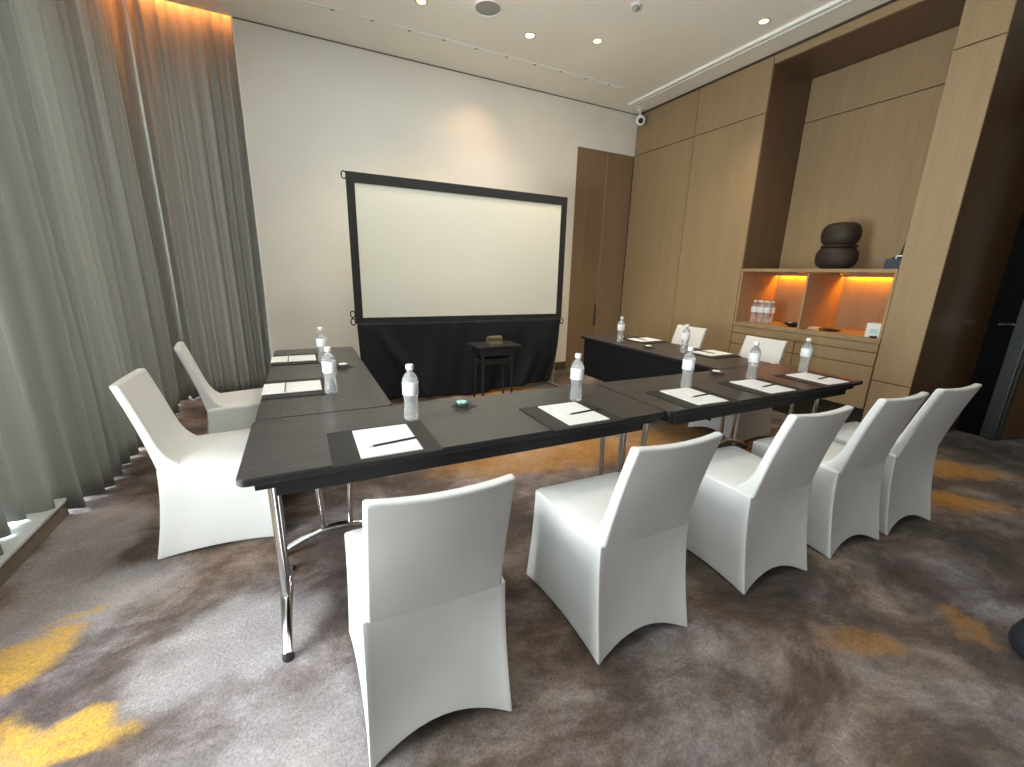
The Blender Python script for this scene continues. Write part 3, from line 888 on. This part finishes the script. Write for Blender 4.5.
# ------------------------------------------------------------------ dark bag at the right edge
bm = bmesh.new(); bmesh.ops.create_icosphere(bm, subdivisions=4, radius=1)
for v in bm.verts:
    p = v.co.copy(); 
    n_ = .05*math.sin(p.x*5+p.z*3)+.04*math.sin(p.y*7+1)
    sgn = lambda a_, e: math.copysign(abs(a_)**e, a_)
    v.co = Vector((sgn(p.x, .8)*(.16+.02*n_), sgn(p.y, .8)*(.115+.1*n_), max(0, .085+sgn(p.z, .75)*(.085)*(1+n_))))
t = thing('bag', 'dark navy soft bag on the carpet at the right photo edge', 'bag', (2.45, .21, 0), math.radians(-25))
obj('bag_body', bm, 'bag', t, smooth=180)
bm = bmesh.new(); tube(bm, [(-.08, 0, .155), (-.06, .02, .20), (0, .03, .215), (.06, .02, .20), (.08, 0, .155)], .008, 8); obj('handle', bm, 'bag', t, smooth=60)

# ------------------------------------------------------------------ camera
Rr = ((0.8975111146870941, -0.4402994393070521, 0.024702282465906552),
      (0.08987326097820396, 0.2374634855170678, 0.9672300088434131),
      (0.4317367206692912, 0.8658796087170438, -0.2526972640013057))
cam = bpy.data.cameras.new('camera'); co = bpy.data.objects.new('camera', cam); COL.objects.link(co)
cam.sensor_width = 36; cam.sensor_fit = 'HORIZONTAL'; cam.lens = 420.80636536783976/1024*36; cam.clip_start = .02; cam.clip_end = 100
m3 = Matrix((Rr[0], Rr[1], tuple(-a_ for a_ in Rr[2]))).transposed()
co.matrix_world = Matrix.Translation((0, 0, 1.39)) @ m3.to_4x4()
sc.camera = co

# ------------------------------------------------------------------ light
wd = bpy.data.worlds.new('sky'); sc.world = wd; wd.use_nodes = True
bg = wd.node_tree.nodes['Background']; bg.inputs['Color'].default_value = (.80, .92, 1, 1); bg.inputs['Strength'].default_value = 0.8
def area(name, loc, rot, sx, sy, power, col):
    l = bpy.data.lights.new(name, 'AREA'); l.shape = 'RECTANGLE'; l.size = sx; l.size_y = sy; l.energy = power; l.color = col
    o = bpy.data.objects.new(name, l); COL.objects.link(o); o.location = loc; o.rotation_euler = rot
    return o
def spot(x, y, power, col, size=75, tgt=None, blend=.8, soft=.04):
    l = bpy.data.lights.new('downlight_and_fill_beam', 'SPOT'); l.energy = power; l.color = col; l.spot_size = math.radians(size); l.spot_blend = blend; l.shadow_soft_size = soft
    o = bpy.data.objects.new('downlight_and_fill_beam', l); COL.objects.link(o); o.location = (x, y, HC-.03)
    if tgt: o.rotation_euler = (Vector(tgt)-Vector((x, y, HC-.03))).to_track_quat('-Z', 'Y').to_euler()
    return o
# daylight through the uncurtained near part of the left window
area('daylight', (XL+.03, 1.42, 1.6), (0, math.radians(-90), 0), 3.0, .95, 41, (.80, .93, 1))
# uplight added at the same window to brighten the ceiling
area('daylight', (XL+.06, 1.2, 1.0), (0, math.radians(-130), 0), 1.6, 1.2, 118, (.95, .97, .92))
# daylight behind the curtains
area('daylight', (XL+.03, 3.58, 1.75), (0, math.radians(-90), 0), 3.2, 3.36, 540, (.80, .95, 1))
area('daylight', (-.76, 5.88, 1.75), (math.radians(-90), 0, 0), .7, 3.2, 60, (.84, .95, 1))
warm = (1, .76, .48); soft = (1, .93, .82)
spot(2.19, 4.20, 60, soft, 120, blend=1)
spot(2.81, 3.97, 50, warm, 90)
spot(3.885, 2.995, 45, warm, 100, blend=1)
spot(1.14, 4.19, 50, warm, 110, blend=1)
spot(2.0, 4.72, 10, (1, .60, .34), 100, (2.0, 5.26, 1.9), 1.0)
for x, y in ((.1, 2.3), (1.1, 2.3), (2.1, 2.3), (3.1, 2.3), (.6, 3.3)):  # added fill spots over the tables, with no fixtures
    spot(x, y, 25, soft, 150, blend=1, soft=.15)
for x in (.2, 1.5, 2.9):  # wide spots added to brighten the back wall, with no fixtures
    spot(x, 3.7, 24, (.86, .96, 1) if x < 1 else ((.95, .96, .94) if x < 2 else (1, .84, .62)), 165, (x, 4.6, 1.6), 1, .1)

sc.view_settings.view_transform = 'Standard'; sc.view_settings.look = 'None'
sc.view_settings.gamma = 1; sc.view_settings.use_curve_mapping = False
sc.view_settings.exposure = 0.75
sc.cycles.max_bounces = 8; sc.cycles.diffuse_bounces = 5; sc.cycles.transmission_bounces = 8; sc.cycles.transparent_max_bounces = 12
